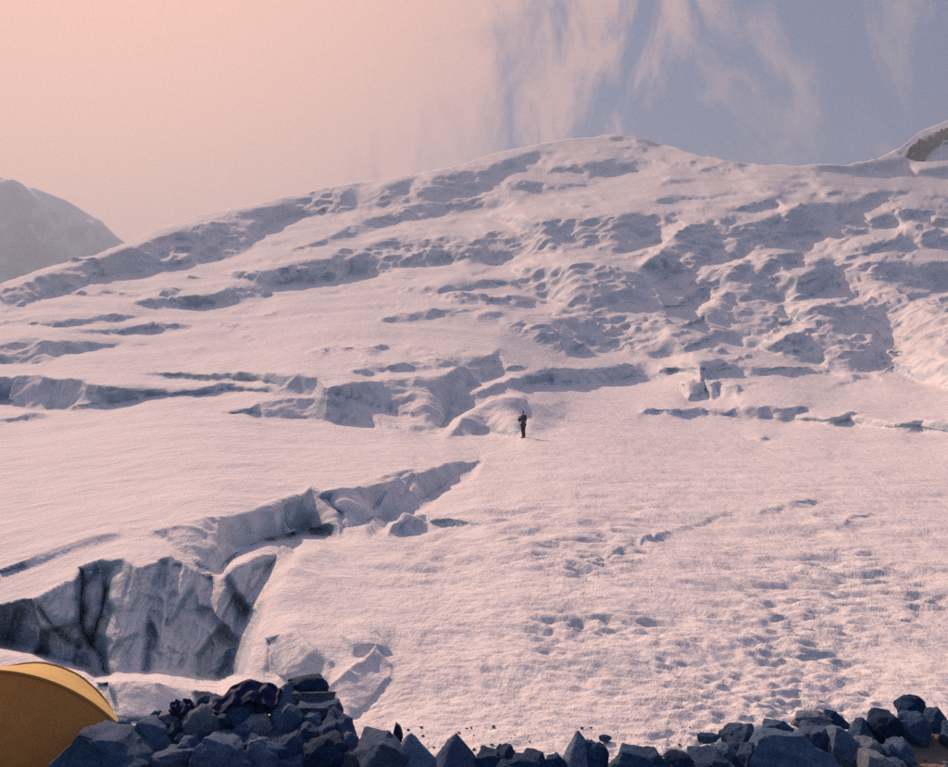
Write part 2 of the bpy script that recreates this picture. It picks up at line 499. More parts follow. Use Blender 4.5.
# lit slopes: how much steeper than the sight line the snow lies
delta = np.interp(PY, [120, 200, 300, 360, 400, 437, 480, 520, 600, 700, 790], [.085, .085, .085, .085, .080, .070, .085, .115, .185, .275, .33])
sl_lit = T + delta
tan_shade = (2.0 + 1.1 * sstep(PY, 350, 420)) * (1 + .3 * np.clip(fine, -1, 1))
tan_shade = tan_shade + 5 * sstep(PY, 535, 580) * sstep(PX, 300, 270)
k_ = steep
rate_lit = 1 / delta
rate_cliff = 1 / np.maximum(tan_shade - T, .4)
dl_c = np.maximum(tan_shade - T, .4)
rate = 1 / (delta ** (1 - k_) * dl_c ** k_)
# partial faces: choose a slope between
GYt = dT * rate                       # dL/dpy (negative: distance grows upwards)
GXt = np.zeros(PX.shape)
for pts, side_, dl in JUMPS:
    d, nx_, ny_ = line_sd(PX, PY, pts)
    w = 7.0 if pts[0] == (236,679) else 3.0
    g = np.exp(-(d / w) ** 2) * dl / (w * math.sqrt(math.pi))
    GXt += g * nx_ * side_; GYt += g * ny_ * side_
STJ = (1 - .55 * upper) * np.clip(np.maximum(steep, np.hypot(GXt, GYt - dT * rate) * 40), 0, 1)
ANCH = [(523, 438, 60.0, 14.0)]
Lb = math.log(7.6)


def solve(GXt, GYt, SW, hx, hy, X, Y, L0, iters):
    ny, nx = X.shape
    wxv = (.12 + .7 * (1 - (SW[:, 1:] + SW[:, :-1]) / 2) ** 2) / (hx * hx)
    ty = (GYt[1:] + GYt[:-1]) / 2 * hy; tx = (GXt[:, 1:] + GXt[:, :-1]) / 2 * hx
    wyb = 1 / (hy * hy)
    wa = np.zeros((ny, nx)); la = np.zeros((ny, nx))
    wa[-1] = 10.0 * wyb; la[-1] = Lb
    for ax, ay, Yv, s in ANCH:
        g = np.exp(-((X - ax) ** 2 + (Y - ay) ** 2) / s ** 2) * .004
        wa += g; la = np.where(g > 1e-6, math.log(Yv), la)

    def A(L):
        r = wa * L
        dy = (L[1:] - L[:-1]) * wyb
        r[1:] += dy; r[:-1] -= dy
        dx = (L[:, 1:] - L[:, :-1]) * wxv
        r[:, 1:] += dx; r[:, :-1] -= dx
        return r
    b = wa * la
    b[1:] += ty * wyb; b[:-1] -= ty * wyb
    b[:, 1:] += tx * wxv; b[:, :-1] -= tx * wxv
    D = wa + 2 * wyb + 1.0 / (hx * hx)
    x = L0.copy(); r = b - A(x); z = r / D; p = z.copy(); rz = (r * z).sum()
    for _ in range(iters):
        Ap = A(p); al = rz / (p * Ap).sum()
        x += al * p; r -= al * Ap; z = r / D; rz2 = (r * z).sum()
        p = z + (rz2 / rz) * p; rz = rz2
    return x


def resize(a, ny, nx):
    y = np.linspace(0, a.shape[0] - 1, ny); x = np.linspace(0, a.shape[1] - 1, nx)
    y0 = np.minimum(y.astype(int), a.shape[0] - 2); x0 = np.minimum(x.astype(int), a.shape[1] - 2)
    fy = (y - y0)[:, None]; fx = (x - x0)[None]
    return (a[y0][:, x0] * (1 - fy) * (1 - fx) + a[y0 + 1][:, x0] * fy * (1 - fx) + a[y0][:, x0 + 1] * (1 - fy) * fx + a[y0 + 1][:, x0 + 1] * fy * fx)


def boxdown(a, ny, nx, f):
    k = np.ones(f) / f
    a = np.apply_along_axis(lambda v: np.convolve(np.pad(v, f // 2, mode='edge'), k, 'same')[f // 2:f // 2 + len(v)], 0, a)
    a = np.apply_along_axis(lambda v: np.convolve(np.pad(v, f // 2, mode='edge'), k, 'same')[f // 2:f // 2 + len(v)], 1, a)
    return resize(a, ny, nx)


L0 = Lb - np.cumsum(GYt[::-1], axis=0)[::-1] * HY
L0 = Lb + (L0 - L0[-1:])
prev = None
for f, it in ((16, 400), (4, 300), (1, 120)):
    ny, nx = (len(gy) - 1) // f + 1, (len(gx) - 1) // f + 1
    xs = np.linspace(GX0, GX1, nx); ys = np.linspace(GY0, GY1, ny); Xc, Yc = np.meshgrid(xs, ys)
    gxc = GXt if f == 1 else boxdown(GXt, ny, nx, f); gyc = GYt if f == 1 else boxdown(GYt, ny, nx, f)
    init = boxdown(L0, ny, nx, f).mean(1, keepdims=True) + np.zeros((ny, nx)) if prev is None else resize(prev, ny, nx)
    swc = STJ if f == 1 else boxdown(STJ, ny, nx, f)
    prev = solve(gxc, gyc, swc, xs[1] - xs[0], ys[1] - ys[0], Xc, Yc, init, it)
LL = prev


def bil(a, px, py):
    x = np.clip((px - GX0) / HX, 0, a.shape[1] - 1.001); y = np.clip((py - GY0) / HY, 0, a.shape[0] - 1.001)
    x0 = x.astype(int); y0 = y.astype(int); fx = x - x0; fy = y - y0
    return a[y0, x0] * (1 - fx) * (1 - fy) + a[y0, x0 + 1] * fx * (1 - fy) + a[y0 + 1, x0] * (1 - fx) * fy + a[y0 + 1, x0 + 1] * fx * fy


def dist_at(px, py):
    return float(np.exp(bil(LL, np.array([float(px)]), np.array([float(py)])))[0])


print('GLACIER distances:', [(p, round(dist_at(*p), 1)) for p in ((600, 740), (600, 600), (523, 438), (600, 380), (600, 140), (100, 690), (100, 660), (100, 560), (100, 420), (50, 280), (900, 300), (930, 140), (300, 600))])

# ---- mesh of the glacier: columns by bearing, rows from the near edge to the ridge
cols = np.concatenate([np.arange(-1500, -310, 30), np.arange(-310, -12, 5), np.arange(-12, 962, 1.5), np.arange(962, 1262, 5), np.arange(1262, 2500, 30)])
NR = 880
ysk = np.interp(cols, skx, sky_y)
ysk = ysk + 1.1 * n2d(cols / 14, cols * 0, 71) + .7 * n2d(cols / 5, cols * 0, 72)
v = np.linspace(0, 1, NR)[:, None]
PYm = 798 + (ysk[None] - 798) * v
PXm = np.broadcast_to(cols[None], PYm.shape).copy()
Lm = bil(LL, PXm, PYm)
Sm = bil(steep, PXm, PYm)
# clefts and slabs of the big crevasse wall, carved in depth
CLEFTS = [([(81,572),(80,600),(83,631),(104,659),(108,682)], 5.0, .075), ([(108,590),(98,624),(92,645)], 4, .05),
          ([(165,565),(155,599),(152,640),(146,672)], 4.5, .06), ([(203,612),(225,634),(237,647),(222,676)], 5, .06),
          ([(36,604),(56,628),(76,647)], 3, .04), ([(209,580),(207,609)], 4.5, .06), ([(178,566),(170,600),(168,630)], 2.5, .03),
          ([(20,612),(10,640)], 3, .03), ([(190,640),(180,668)], 3, .03), ([(240,600),(238,640)], 4, .04), ([(253,570),(246,610),(240,650)], 3, .03),
          ([(272,508),(276,520),(284,532)], 2.5, .03), ([(330,500),(340,520),(342,538)], 3.5, .035), ([(384,492),(378,508),(366,522)], 2.5, .02), ([(410,482),(404,498)], 2.5, .02),
          ([(207,552),(219,522)], 3, -.02), ([(705,368),(703,386),(709,400)], 2.5, .04)]
wallm = sstep(PYm, 545, 575) * sstep(PXm, 292, 270) * Sm
for pts, w, a in CLEFTS:
    wx_ = PXm + 2.0 * n2d(PXm / 9, PYm / 9, 77)
    d, _, _ = line_sd(wx_, PYm, pts)
    Lm += .42 * a * np.exp(-(d / (1.15 * w)) ** 2) * np.clip(Sm * 1.3, 0, 1)
# slabs: faceted blocks between the clefts
cells = [(20, 630, .02), (55, 600, -.02), (60, 650, .015), (95, 600, .022), (125, 620, -.03), (130, 660, -.02), (175, 590, -.03), (190, 620, .0), (180, 655, -.02), (215, 600, -.015), (225, 665, .03), (250, 590, -.01), (240, 625, .02), (92, 672, .04)]
dx_ = PXm + 7 * n2d(PXm / 16, PYm / 22, 5); dy_ = PYm + 7 * n2d(PXm / 16, PYm / 22, 6)
num = np.zeros(PXm.shape); den = num.copy() + 1e-30
rr = random.Random(4)
dd = [np.hypot((dx_ - c[0]) / .75, (dy_ - c[1]) / 1.3) for c in cells]
dmin = np.min(dd, axis=0)
for (cx_, cy_, o_), d in zip(cells, dd):
    w = np.exp(-(d - dmin) / 2.2)
    num += w * (o_ + (PXm - cx_) * rr.uniform(-.0011, .0011) + (PYm - cy_) * rr.uniform(-.0005, .0005)); den += w
Lm += wallm * (.9 * num / den + sstep(PYm + 0 * PXm, 688, 676) * (.009 * fbm2((dx_ + .25 * dy_) / 9, dy_ / 60, 95, 3) + .005 * fbm2((dx_ + .6 * dy_) / 30, (dy_ - .5 * dx_) / 20, 97, 4)))
Lm = np.where(Lm > 6.3, 6.3 + .75 * (1 - np.exp(-(Lm - 6.3) / .75)), Lm)
Ym = np.exp(Lm)
U, TT = pix_T(PXm, PYm)
P = np.stack([U * Ym, Ym, EYE + TT * Ym], -1)


def normals(P):
    a = np.gradient(P, axis=1); b = np.gradient(P, axis=0)
    n = np.cross(a, b); n /= np.linalg.norm(n, axis=-1, keepdims=True) + 1e-12
    return n


def box5(a, k=3):
    for ax in (0, 1):
        q = np.pad(a, [(k, k) if i == ax else (0, 0) for i in range(a.ndim)], mode='edge')
        a = sum(np.take(q, np.arange(i, i + a.shape[ax]), axis=ax) for i in range(2 * k + 1)) / (2 * k + 1)
    return a


Nn = box5(normals(P)); Nn /= np.linalg.norm(Nn, axis=-1, keepdims=True) + 1e-9
foot = np.maximum(np.linalg.norm(np.gradient(P, axis=0), axis=-1), np.linalg.norm(np.gradient(P, axis=1), axis=-1))
foot = np.minimum(foot, 60)
ice_r = np.clip(Sm, 0, 1)
disp = np.zeros(PXm.shape)
farm = sstep(Ym, 90, 220)
lam = [.16, .35, .75, 1.6, 3.5, 8, 18]
for i, l in enumerate(lam):
    fade = sstep(l / foot, 2.2, 4.5) * sstep(l / Ym, .22, .12)
    nz = vnoise(P[..., 0] / l, P[..., 1] / l, P[..., 2] / l * 1.2, 100 + i)
    rid = 1 - 2 * np.abs(vnoise(P[..., 0] / l + 9.1, P[..., 1] / l, P[..., 2] / l * .7, 140 + i))
    big_ = 1.0 if l < 5 else .45
    disp += fade * l * (ice_r * (.085 + .10 * farm * big_) * (nz + .6 * rid) * (1 - .65 * wallm) * (big_ if l > 5 else 1) + (1 - ice_r) * (.022 + .045 * farm * big_ ** 2) * nz)
# sun cups and old tracks on the near slope: shallow pits in patches
patch = (.25 + .75 * sstep(fbm2(PXm / 120, PYm / 60, 201, 3), -.15, .4)) * sstep(PYm, 455, 540) * sstep(PXm, 330, 480)
patch = np.maximum(patch, .9 * np.exp(-((PXm - 790) / 95) ** 2 - ((PYm - 640) / 95) ** 2))
for l, a in ((.05, .13), (.075, .14), (.11, .14), (.17, .14), (.26, .14), (.40, .13), (.60, .12)):
    c = vnoise(P[..., 0] / l * .7 + P[..., 1] / l * .3, P[..., 1] / l * .85, P[..., 2] * 0, 211 + int(l * 100))
    disp += patch * (1 - ice_r) * a * l * 2.2 * (c - .8 * sstep(c, -.1, -.5)) * sstep(l / foot, 1.2, 2.2) * sstep(l / Ym, .021, .011)
# wind ribs running obliquely up the slope
rib = vnoise((P[..., 0] * .35 - P[..., 1] * .94) / 1.1, (P[..., 0] * .94 + P[..., 1] * .35) / 6.5, P[..., 2] * 0, 223)
disp += (1 - ice_r) * sstep(PYm, 450, 520) * sstep(PXm, 300, 420) * .085 * rib * sstep(1.1 / foot, 1.2, 2.5)
edge = np.minimum(1, v * 25)
P += Nn * (disp * edge)[..., None]
# back of the ridge, falling away out of sight
back = []
top = P[-1].copy()
for k, (dy, dz) in enumerate(((8, -3), (30, -16), (90, -60), (220, -170), (420, -360))):
    q = top.copy(); rad = top[:, :2] / np.linalg.norm(top[:, :2], axis=1, keepdims=True)
    q[:, :2] += rad * dy; q[:, 2] += dz; back.append(q)
# near edge tucked under the moraine
front = P[0].copy(); front[:, 2] -= 1.5; front[:, 1] -= .6
P = np.concatenate([front[None], P, np.stack(back)])
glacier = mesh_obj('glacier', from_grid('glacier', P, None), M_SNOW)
tag(glacier, 'pale crevassed snow and ice slope rising to the ridge', 'glacier', kind='structure')


def surf(px, py):
    """point of the finished glacier surface under a photo pixel"""
    c = int(np.argmin(np.abs(cols - px)))
    r = int(np.argmin(np.abs(PYm[:, c] - py)))
    return Vector(P[r + 1, c])


# ================================================================ far mountain (behind the left shoulder)
fx = np.linspace(-1270, -254, 240); fw = np.linspace(-1, 1, 150)
FXg, FW = np.meshgrid(fx, fw)
Yf = 1500.0
crest_px = np.interp(FXg / Yf * FPX + PW / 2, [-400, -200, -80, 0, 30, 60, 85, 110, 150, 220, 330], [175, 152, 168, 190, 197, 207, 221, 240, 264, 300, 360])
_, ct = pix_T(FXg / Yf * FPX + PW / 2, crest_px)
zc = EYE + ct * Yf
wd = 370.0
Yg = Yf + FW * wd + 40 * np.sin(FXg / 90)
rid = 1 - np.abs(n2d(FXg / 95 + FW * .9, FW * 1.3, 301)) * 2
Zg = zc - np.abs(FW) ** 1.15 * (zc + 60) + (np.abs(FW) > .02) * np.minimum(np.abs(FW) * 4, 1) * (80 * rid + 50 * fbm2(FXg / 60, Yg / 60, 305, 4))
Pf = np.stack([FXg, Yg, Zg], -1)
mm, t_, b_ = new_mat('far_mountain_snow_rock')
g_ = t_.nodes.new('ShaderNodeNewGeometry'); s_ = t_.nodes.new('ShaderNodeSeparateXYZ'); t_.links.new(g_.outputs['Normal'], s_.inputs[0])
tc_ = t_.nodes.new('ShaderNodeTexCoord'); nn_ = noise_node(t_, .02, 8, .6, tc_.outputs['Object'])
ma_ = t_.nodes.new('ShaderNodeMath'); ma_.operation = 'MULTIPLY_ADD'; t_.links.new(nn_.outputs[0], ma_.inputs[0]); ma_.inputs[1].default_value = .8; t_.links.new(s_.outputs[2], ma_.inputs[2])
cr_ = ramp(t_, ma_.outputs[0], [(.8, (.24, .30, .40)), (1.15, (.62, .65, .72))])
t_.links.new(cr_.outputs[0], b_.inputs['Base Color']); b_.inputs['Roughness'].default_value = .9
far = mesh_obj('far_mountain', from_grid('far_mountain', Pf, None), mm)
tag(far, 'faint hazy mountain slope beyond the glacier shoulder', 'mountain', kind='structure')

# ================================================================ moraine ground
def ground_h(x, y):
    x = np.asarray(x, float); y = np.asarray(y, float)
    edge = 6.15 + .5 * sstep(x, 1.2, 2.0) + .9 * sstep(x, -1.6, -2.3)
    slp = .9 - .45 * sstep(x, -1.6, -2.3)
    h = -np.minimum(np.maximum(y - edge, 0) * slp, 9)
    h = h - .004 * np.maximum(np.abs(x) - 6, 0) - .004 * np.maximum(-y, 0)
    mx = np.interp(x, [-2.9, -2.55, -2.1, -1.75, -1.45, -1.1, -.92, -.8], [0, .04, .10, .22, .28, .30, .18, 0])
    h = h + mx * np.exp(-((y - 6.45) / .24) ** 2)
    mr = np.interp(x, [1.4, 1.8, 2.4, 3.2, 3.6, 5], [0, .10, .12, .16, .12, .1])
    h = h + mr * np.exp(-((y - 6.75) / .25) ** 2)
    near = np.exp(-((x / 12) ** 2 + ((y - 3) / 12) ** 2))
    h = h + near * (.035 * fbm2(x * 1.1, y * 1.1, 401, 4) + .012 * n2d(x * 9, y * 9, 405))
    return h


def spaced(lo, hi, c0, c1, fine_n, n):
    a = np.linspace(c0, c1, fine_n)
    l = c0 - np.geomspace(.05, c0 - lo, n)[::-1]; r = c1 + np.geomspace(.05, hi - c1, n)
    return np.concatenate([l, a, r])


gxs = spaced(-1500, 1500, -4.2, 4.2, 200, 30); gys = spaced(-380, 900, 3.0, 8.2, 130, 30)
GXX, GYY = np.meshgrid(gxs, gys)
Pg = np.stack([GXX, GYY, ground_h(GXX, GYY)], -1)
mg, t_, b_ = new_mat('moraine_gravel')
tc_ = t_.nodes.new('ShaderNodeTexCoord'); nn_ = noise_node(t_, 3.5, 10, .7, tc_.outputs['Object'])
cr_ = ramp(t_, nn_.outputs[0], [(.3, (.13, .105, .10)), (.55, (.22, .17, .155)), (.75, (.32, .26, .24))])
t_.links.new(cr_.outputs[0], b_.inputs['Base Color']); b_.inputs['Roughness'].default_value = .95
vo_ = t_.nodes.new('ShaderNodeTexVoronoi'); vo_.inputs['Scale'].default_value = 34; t_.links.new(tc_.outputs['Object'], vo_.inputs['Vector'])
bu_ = t_.nodes.new('ShaderNodeBump'); bu_.inputs['Strength'].default_value = .7; bu_.inputs['Distance'].default_value = .02; bu_.invert = True
t_.links.new(vo_.outputs['Distance'], bu_.inputs['Height']); t_.links.new(bu_.outputs[0], b_.inputs['Normal'])
ground = mesh_obj('ground', from_grid('ground', Pg, None), mg)
tag(ground, 'brown gravelly moraine ground in front of the ice', 'ground', kind='structure')

# ================================================================ rocks
def rock_mesh(seed, kind, size):
    r = random.Random(seed)
    pts = []
    if kind == 'pyramid':
        pts.append(Vector((r.uniform(-.25, .25), r.uniform(-.1, .3), 1)))
        pts.append(Vector((r.uniform(-.4, .4), r.uniform(-.2, .4), .8))); pts.append(Vector((r.uniform(-.45, .45), r.uniform(-.3, .3), .62)))
        for k in range(7):
            a = k / 7 * 6.283 + r.uniform(-.3, .3)
            pts.append(Vector((math.cos(a), math.sin(a), r.uniform(-1, -.6))))
            if k % 2: pts.append(Vector((math.cos(a) * .75, math.sin(a) * .75, r.uniform(-.3, .1))))
    elif kind == 'slab':
        for k in range(9):
            a = k / 9 * 6.283 + r.uniform(-.3, .3)
            q = r.uniform(.75, 1)
            pts.append(Vector((math.cos(a) * q, math.sin(a) * q, r.uniform(.35, 1))))
            q = r.uniform(.75, 1)
            pts.append(Vector((math.cos(a) * q, math.sin(a) * q, r.uniform(-1, -.3))))
    elif kind == 'wedge':
        for x, y, z in ((-1, -.6, -1), (-.9, .8, -1), (1, -.8, -1), (1, .8, -1), (-.35, -.5, 1), (-.3, .7, .95), (.35, -.4, .75), (.4, .7, .7), (.95, -.5, -.1), (.9, .6, 0), (-.75, -.6, 0)):
            pts.append(Vector((x + r.uniform(-.12, .12), y + r.uniform(-.12, .12), z + r.uniform(-.1, .1))))
    else:
        n = 13 if kind == 'block' else 24
        for k in range(n):
            z = 1 - 2 * (k + .5) / n; a = k * 2.39996 + r.uniform(-.35, .35); q = math.sqrt(1 - z * z)
            d = Vector((math.cos(a) * q, math.sin(a) * q, z))
            e = max(abs(c) for c in d)
            f = .55 if kind == 'block' else .25
            d = d * (1 + f * (1 / e - 1)) * r.uniform(.84, 1.08)
            pts.append(d)
    rot = Matrix.Rotation(r.uniform(-.15, .15), 3, 'Y')
    bm = bmesh.new()
    for p in pts: bm.verts.new(rot @ p)
    res = bmesh.ops.convex_hull(bm, input=bm.verts)
    bmesh.ops.delete(bm, geom=[g for g in res['geom_interior'] if isinstance(g, bmesh.types.BMVert)], context='VERTS')
    bmesh.ops.dissolve_limit(bm, angle_limit=R(12), verts=bm.verts, edges=bm.edges)
    bmesh.ops.bevel(bm, geom=list(bm.edges), offset=.055 if kind != 'round' else .1, segments=2, affect='EDGES', profile=.6, clamp_overlap=True)
    bmesh.ops.triangulate(bm, faces=bm.faces)
    for _ in range(3):
        lg = [e for e in bm.edges if e.calc_length() > .2]
        if not lg: break
        bmesh.ops.subdivide_edges(bm, edges=lg, cuts=1)
        bmesh.ops.triangulate(bm, faces=bm.faces)
    off = Vector((seed * 3.1, seed * 1.7, 0))
    for v_ in bm.verts:
        p = v_.co
        k = .16 * mnoise.noise(p * 1.5 + off) + .08 * mnoise.noise(p * 4.0 + off) + .04 * mnoise.noise(p * 9 + off)
        v_.co = p * (1 + k)
    lo = Vector([min(v_.co[i] for v_ in bm.verts) for i in range(3)]); hi = Vector([max(v_.co[i] for v_ in bm.verts) for i in range(3)])
    for v_ in bm.verts:
        v_.co = Vector([((v_.co[i] - lo[i]) / (hi[i] - lo[i]) - (.5 if i < 2 else 0)) * size[i] for i in range(3)])
    bmesh.ops.recalc_face_normals(bm, faces=bm.faces)
    me = bpy.data.meshes.new('rock')
    bm.to_mesh(me); bm.free()
    me.polygons.foreach_set('use_smooth', [True] * len(me.polygons))
    me.set_sharp_from_angle(angle=R(32))
    return me


HEAP = ('dark grey angular stone in the heap beside the orange tent', 'stones of the heap beside the tent')
ROW = ('small dark stone in the sparse row on the snow edge between two rock heaps', 'stones of the sparse row')
BANK = ('dark grey stone in the jumbled bank by the brown gravel patch', 'stones of the bank by the gravel')
# (centre x, centre y, width, height, kind, tone, label, rz)   tone: d dark, m mid, l pale
ROCKS = [
    (98, 746, 80, 42, 'wedge', 'm', 'large sloping slab of rock leaning against the front of the orange tent'),
    (123, 727, 17, 16, 'block', 'm', 'tiny dark stone in the notch between the sloping slab and the orange tent'), (152, 733, 44, 32, 'wedge', 'm', 'tilted grey stone touching the big sloping slab by the tent'), (156, 716, 11, 11, 'block', 'm', 'tiny stone perched on the tilted grey stone near the tent'),
    (172, 720, 26, 17, 'round', 'l', 'small pale rounded stone below the small navy rag on the heap'), (203, 727, 37, 44, 'round', 'l', 'big upright pale grey stone leading the heap below the navy tarp'),
    (136, 753, 22, 17, 'block', 'l', 'pale stone at the foot of the tilted grey stone near the tent'), (181, 739, 12, 12, 'round', 'm', HEAP), (172, 757, 52, 22, 'slab', 'd', 'dark flat slab at the heap base below the small navy rag'),
    (203, 701, 11, 11, 'block', 'm', 'small stone between the navy rag and the navy tarp'), (238, 715, 35, 34, 'block', 'm', 'blocky grey stone tucked right under the navy tarp'), (285, 700, 35, 28, 'pyramid', 'm', 'grey wedge shaped stone between the navy tarp and the capstone'),
    (260, 727, 30, 26, 'block', 'l', 'pale blocky stone low in the heap below the navy tarp'), (286, 724, 35, 37, 'round', 'm', 'large rounded stone directly below the grey wedge shaped stone'), (291, 744, 36, 25, 'round', 'm', HEAP),
    (308, 685, 40, 20, 'round', 'd', 'dark flat capstone topping the heap beside the tent'), (314, 698, 42, 14, 'slab', 'l', 'pale flat stone directly under the dark capstone'),
    (320, 710, 44, 18, 'slab', 'd', 'dark slab under the pale flat stone below the capstone'), (311, 721, 24, 19, 'block', 'm', HEAP), (335, 730, 36, 39, 'block', 'd', 'dark block forming the steep end of the heap away from the tent'),
    (328, 747, 42, 32, 'round', 'd', 'large dark boulder at the foot of the steep end of the heap'), (263, 751, 32, 27, 'round', 'm', HEAP), (224, 749, 54, 32, 'wedge', 'm', 'broad sloping stone at the heap base below the upright pale stone'),
    (190, 750, 26, 28, 'block', 'm', HEAP), (294, 760, 36, 16, 'slab', 'm', HEAP), (355, 756, 19, 16, 'slab', 'l', 'small pale flat stone at the foot of the heap'),
    (243, 735, 26, 20, 'block', 'd', HEAP), (152, 752, 26, 18, 'block', 'd', HEAP), (345, 745, 20, 26, 'block', 'd', HEAP), (276, 738, 20, 16, 'block', 'd', HEAP),
    (213, 712, 16, 14, 'block', 'd', HEAP), (258, 709, 22, 16, 'block', 'd', HEAP), (205, 759, 26, 16, 'block', 'd', HEAP), (248, 762, 26, 14, 'block', 'd', HEAP),
    (178, 731, 20, 20, 'block', 'd', HEAP), (221, 725, 24, 22, 'block', 'd', HEAP), (306, 734, 28, 22, 'block', 'd', HEAP), (248, 745, 26, 22, 'block', 'd', HEAP), (196, 738, 20, 18, 'block', 'd', HEAP),
    (382, 750, 48, 36, 'block', 'd', 'dark rugged block with a stone spike perched on it'), (397, 732, 11, 17, 'wedge', 'd', 'thin pointed stone spike perched on a dark rugged block'), (382, 737, 13, 13, 'block', 'd', 'small stone on the dark rugged block beside the stone spike'),
    (421, 752, 46, 34, 'pyramid', 'm', 'grey pyramid shaped stone next to the block with the spike'), (461, 752, 42, 34, 'pyramid', 'd', 'dark pyramid shaped stone next to a grey pyramid stone'),
    (442, 754, 10, 14, 'pyramid', 'd', ROW), (489, 756, 20, 18, 'block', 'd', ROW), (504, 751, 11, 12, 'block', 'd', ROW), (517, 759, 30, 14, 'round', 'd', ROW),
    (534, 756, 15, 11, 'block', 'd', ROW), (557, 760, 14, 12, 'round', 'd', ROW), (576, 750, 28, 34, 'pyramid', 'm', 'tall grey shark fin shaped stone standing alone on the snow edge'),
    (594, 753, 20, 24, 'round', 'd', 'round dark stone touching the fin shaped stone'), (605, 738, 12, 7, 'round', 'd', 'lone little stone on the snow just behind the round dark stone'), (637, 757, 44, 19, 'wedge', 'm', 'low sloping grey rock with a small block lying on it'), (645, 752, 21, 11, 'block', 'd', 'small block lying on the low sloping grey rock'),
    (681, 759, 21, 17, 'round', 'd', 'round dark stone between the low sloping rock and the bank'), (709, 738, 23, 9, 'slab', 'd', 'thin dark slab lying flat on snow next to the dark square block'),
    (706, 756, 36, 20, 'block', 'd', BANK), (723, 733, 9, 7, 'block', 'd', BANK), (741, 738, 30, 28, 'block', 'd', 'dark square block at the end of the bank by the gravel'),
    (792, 752, 88, 38, 'wedge', 'm', 'largest grey boulder of the bank with a broad sloping face'), (777, 728, 30, 16, 'block', 'm', 'flat topped grey block resting behind the largest boulder of the bank'), (811, 720, 38, 18, 'block', 'l', 'pale block on the bank crest beside a dark pointed stone'), (813, 736, 32, 24, 'block', 'd', BANK),
    (833, 719, 24, 18, 'pyramid', 'd', 'dark pointed stone on the bank crest beside a pale block'), (843, 743, 36, 34, 'wedge', 'm', 'grey wedge leaning against the side of the largest boulder'), (860, 729, 22, 22, 'pyramid', 'm', 'pointed grey stone next to the big dark block of the bank'), (881, 728, 30, 36, 'block', 'd', 'big dark block between a pointed grey stone and the balanced rounded stone'),
    (911, 707, 27, 25, 'round', 'd', 'dark rounded stone balanced as the highest of the bank'), (913, 730, 32, 36, 'block', 'm', 'grey block carrying the balanced dark rounded stone'), (934, 724, 22, 34, 'round', 'm', 'rounded grey stone leaning on the block that carries the balanced stone'),
    (864, 745, 24, 16, 'block', 'l', 'pale block lying in front of the pointed grey stone'), (878, 759, 26, 14, 'wedge', 'l', 'pale wedge shaped stone lying on the brown gravel'), (748, 755, 20, 24, 'block', 'd', BANK), (889, 747, 9, 7, 'block', 'm', BANK), (895, 762, 12, 9, 'block', 'd', BANK),
    (764, 742, 18, 16, 'block', 'd', BANK), (725, 752, 20, 18, 'block', 'm', BANK), (897, 744, 18, 14, 'block', 'm', BANK), (955, 735, 26, 26, 'block', 'm', BANK), (828, 730, 18, 14, 'block', 'd', BANK),
]
TONE = {'d': M_ROCKD, 'm': M_ROCK, 'l': M_ROCKL}
rk = random.Random(12)
for i, (cx_, cy_, w_, h_, kind, tone, lab) in enumerate(ROCKS):
    if cx_ < 365: Yr = 6.02 + .62 * min(1, max(0, (752 - cy_) / 66))
    elif cx_ < 695: Yr = 6.0 + .3 * max(0, (750 - cy_) / 20)
    else: Yr = 6.05 + .95 * min(1, max(0, (757 - cy_) / 45))
    if cx_ == 98: Yr = 5.82
    if cx_ in (605, 709, 723): Yr = surf(cx_, cy_ + h_ / 2).y
    c = at(cx_, cy_, Yr)
    W, H = w_ / FPX * Yr * (1.3 if kind == 'pyramid' else 1.04), h_ / FPX * Yr
    zb = c.z - H / 2
    gh = float(ground_h(c.x, Yr)) - .03
    if zb > gh and cy_ + h_ / 2 > 745: W *= 1 + .5 * (zb - gh) / H; H += zb - gh; zb = gh
    D = max(min(W, H * 1.5), .6 * W) * rk.uniform(.9, 1.2)
    me = rock_mesh(i + 3, kind, (W, D, H))
    o = mesh_obj('rock', me, TONE[tone])
    o.location = (c.x, Yr, zb)
    if isinstance(lab, tuple): tag(o, lab[0], 'rock', lab[1])
    else: tag(o, lab, 'rock')

# loose gravel between the rocks
rg = random.Random(77)
vs, fs = [], []
ico = [(0, 0, 1), (.9, 0, .3), (.28, .85, .3), (-.72, .53, .3), (-.72, -.53, .3), (.28, -.85, .3), (.2, .1, -.5)]
icf = [(0, 1, 2), (0, 2, 3), (0, 3, 4), (0, 4, 5), (0, 5, 1), (6, 2, 1), (6, 3, 2), (6, 4, 3), (6, 5, 4), (6, 1, 5)]
gp = []
for k in range(3600):
    gp.append((rg.uniform(-3.6, 3.9), rg.uniform(4.2, 6.9)))
gpz = ground_h([p[0] for p in gp], [p[1] for p in gp])
gpz = list(gpz)
for k in range(420):
    q = surf(rg.uniform(340, 948), 768 - 45 * rg.random() ** 1.6)
    gp.append((q.x, q.y)); gpz.append(q.z)
for (x, y), z in zip(gp, gpz):
    s = .006 + .03 * rg.random() ** 4
    a = rg.uniform(0, 6.28); b0 = len(vs)
    for q in ico:
        j = [rg.uniform(.7, 1.2) for _ in range(3)]
        X_, Y_, Z_ = q[0] * j[0], q[1] * j[1] * .8, q[2] * j[2] * .7
        vs.append((x + s * (X_ * math.cos(a) - Y_ * math.sin(a)), y + s * (X_ * math.sin(a) + Y_ * math.cos(a)), z + s * Z_ + s * .15))
    fs += [tuple(b0 + i for i in f) for f in icf]
me = bpy.data.meshes.new('gravel'); me.from_pydata(vs, [], fs); me.update()
tag(mesh_obj('gravel', me, M_ROCKL), 'loose grey gravel scattered between the rocks', 'gravel', kind='stuff')

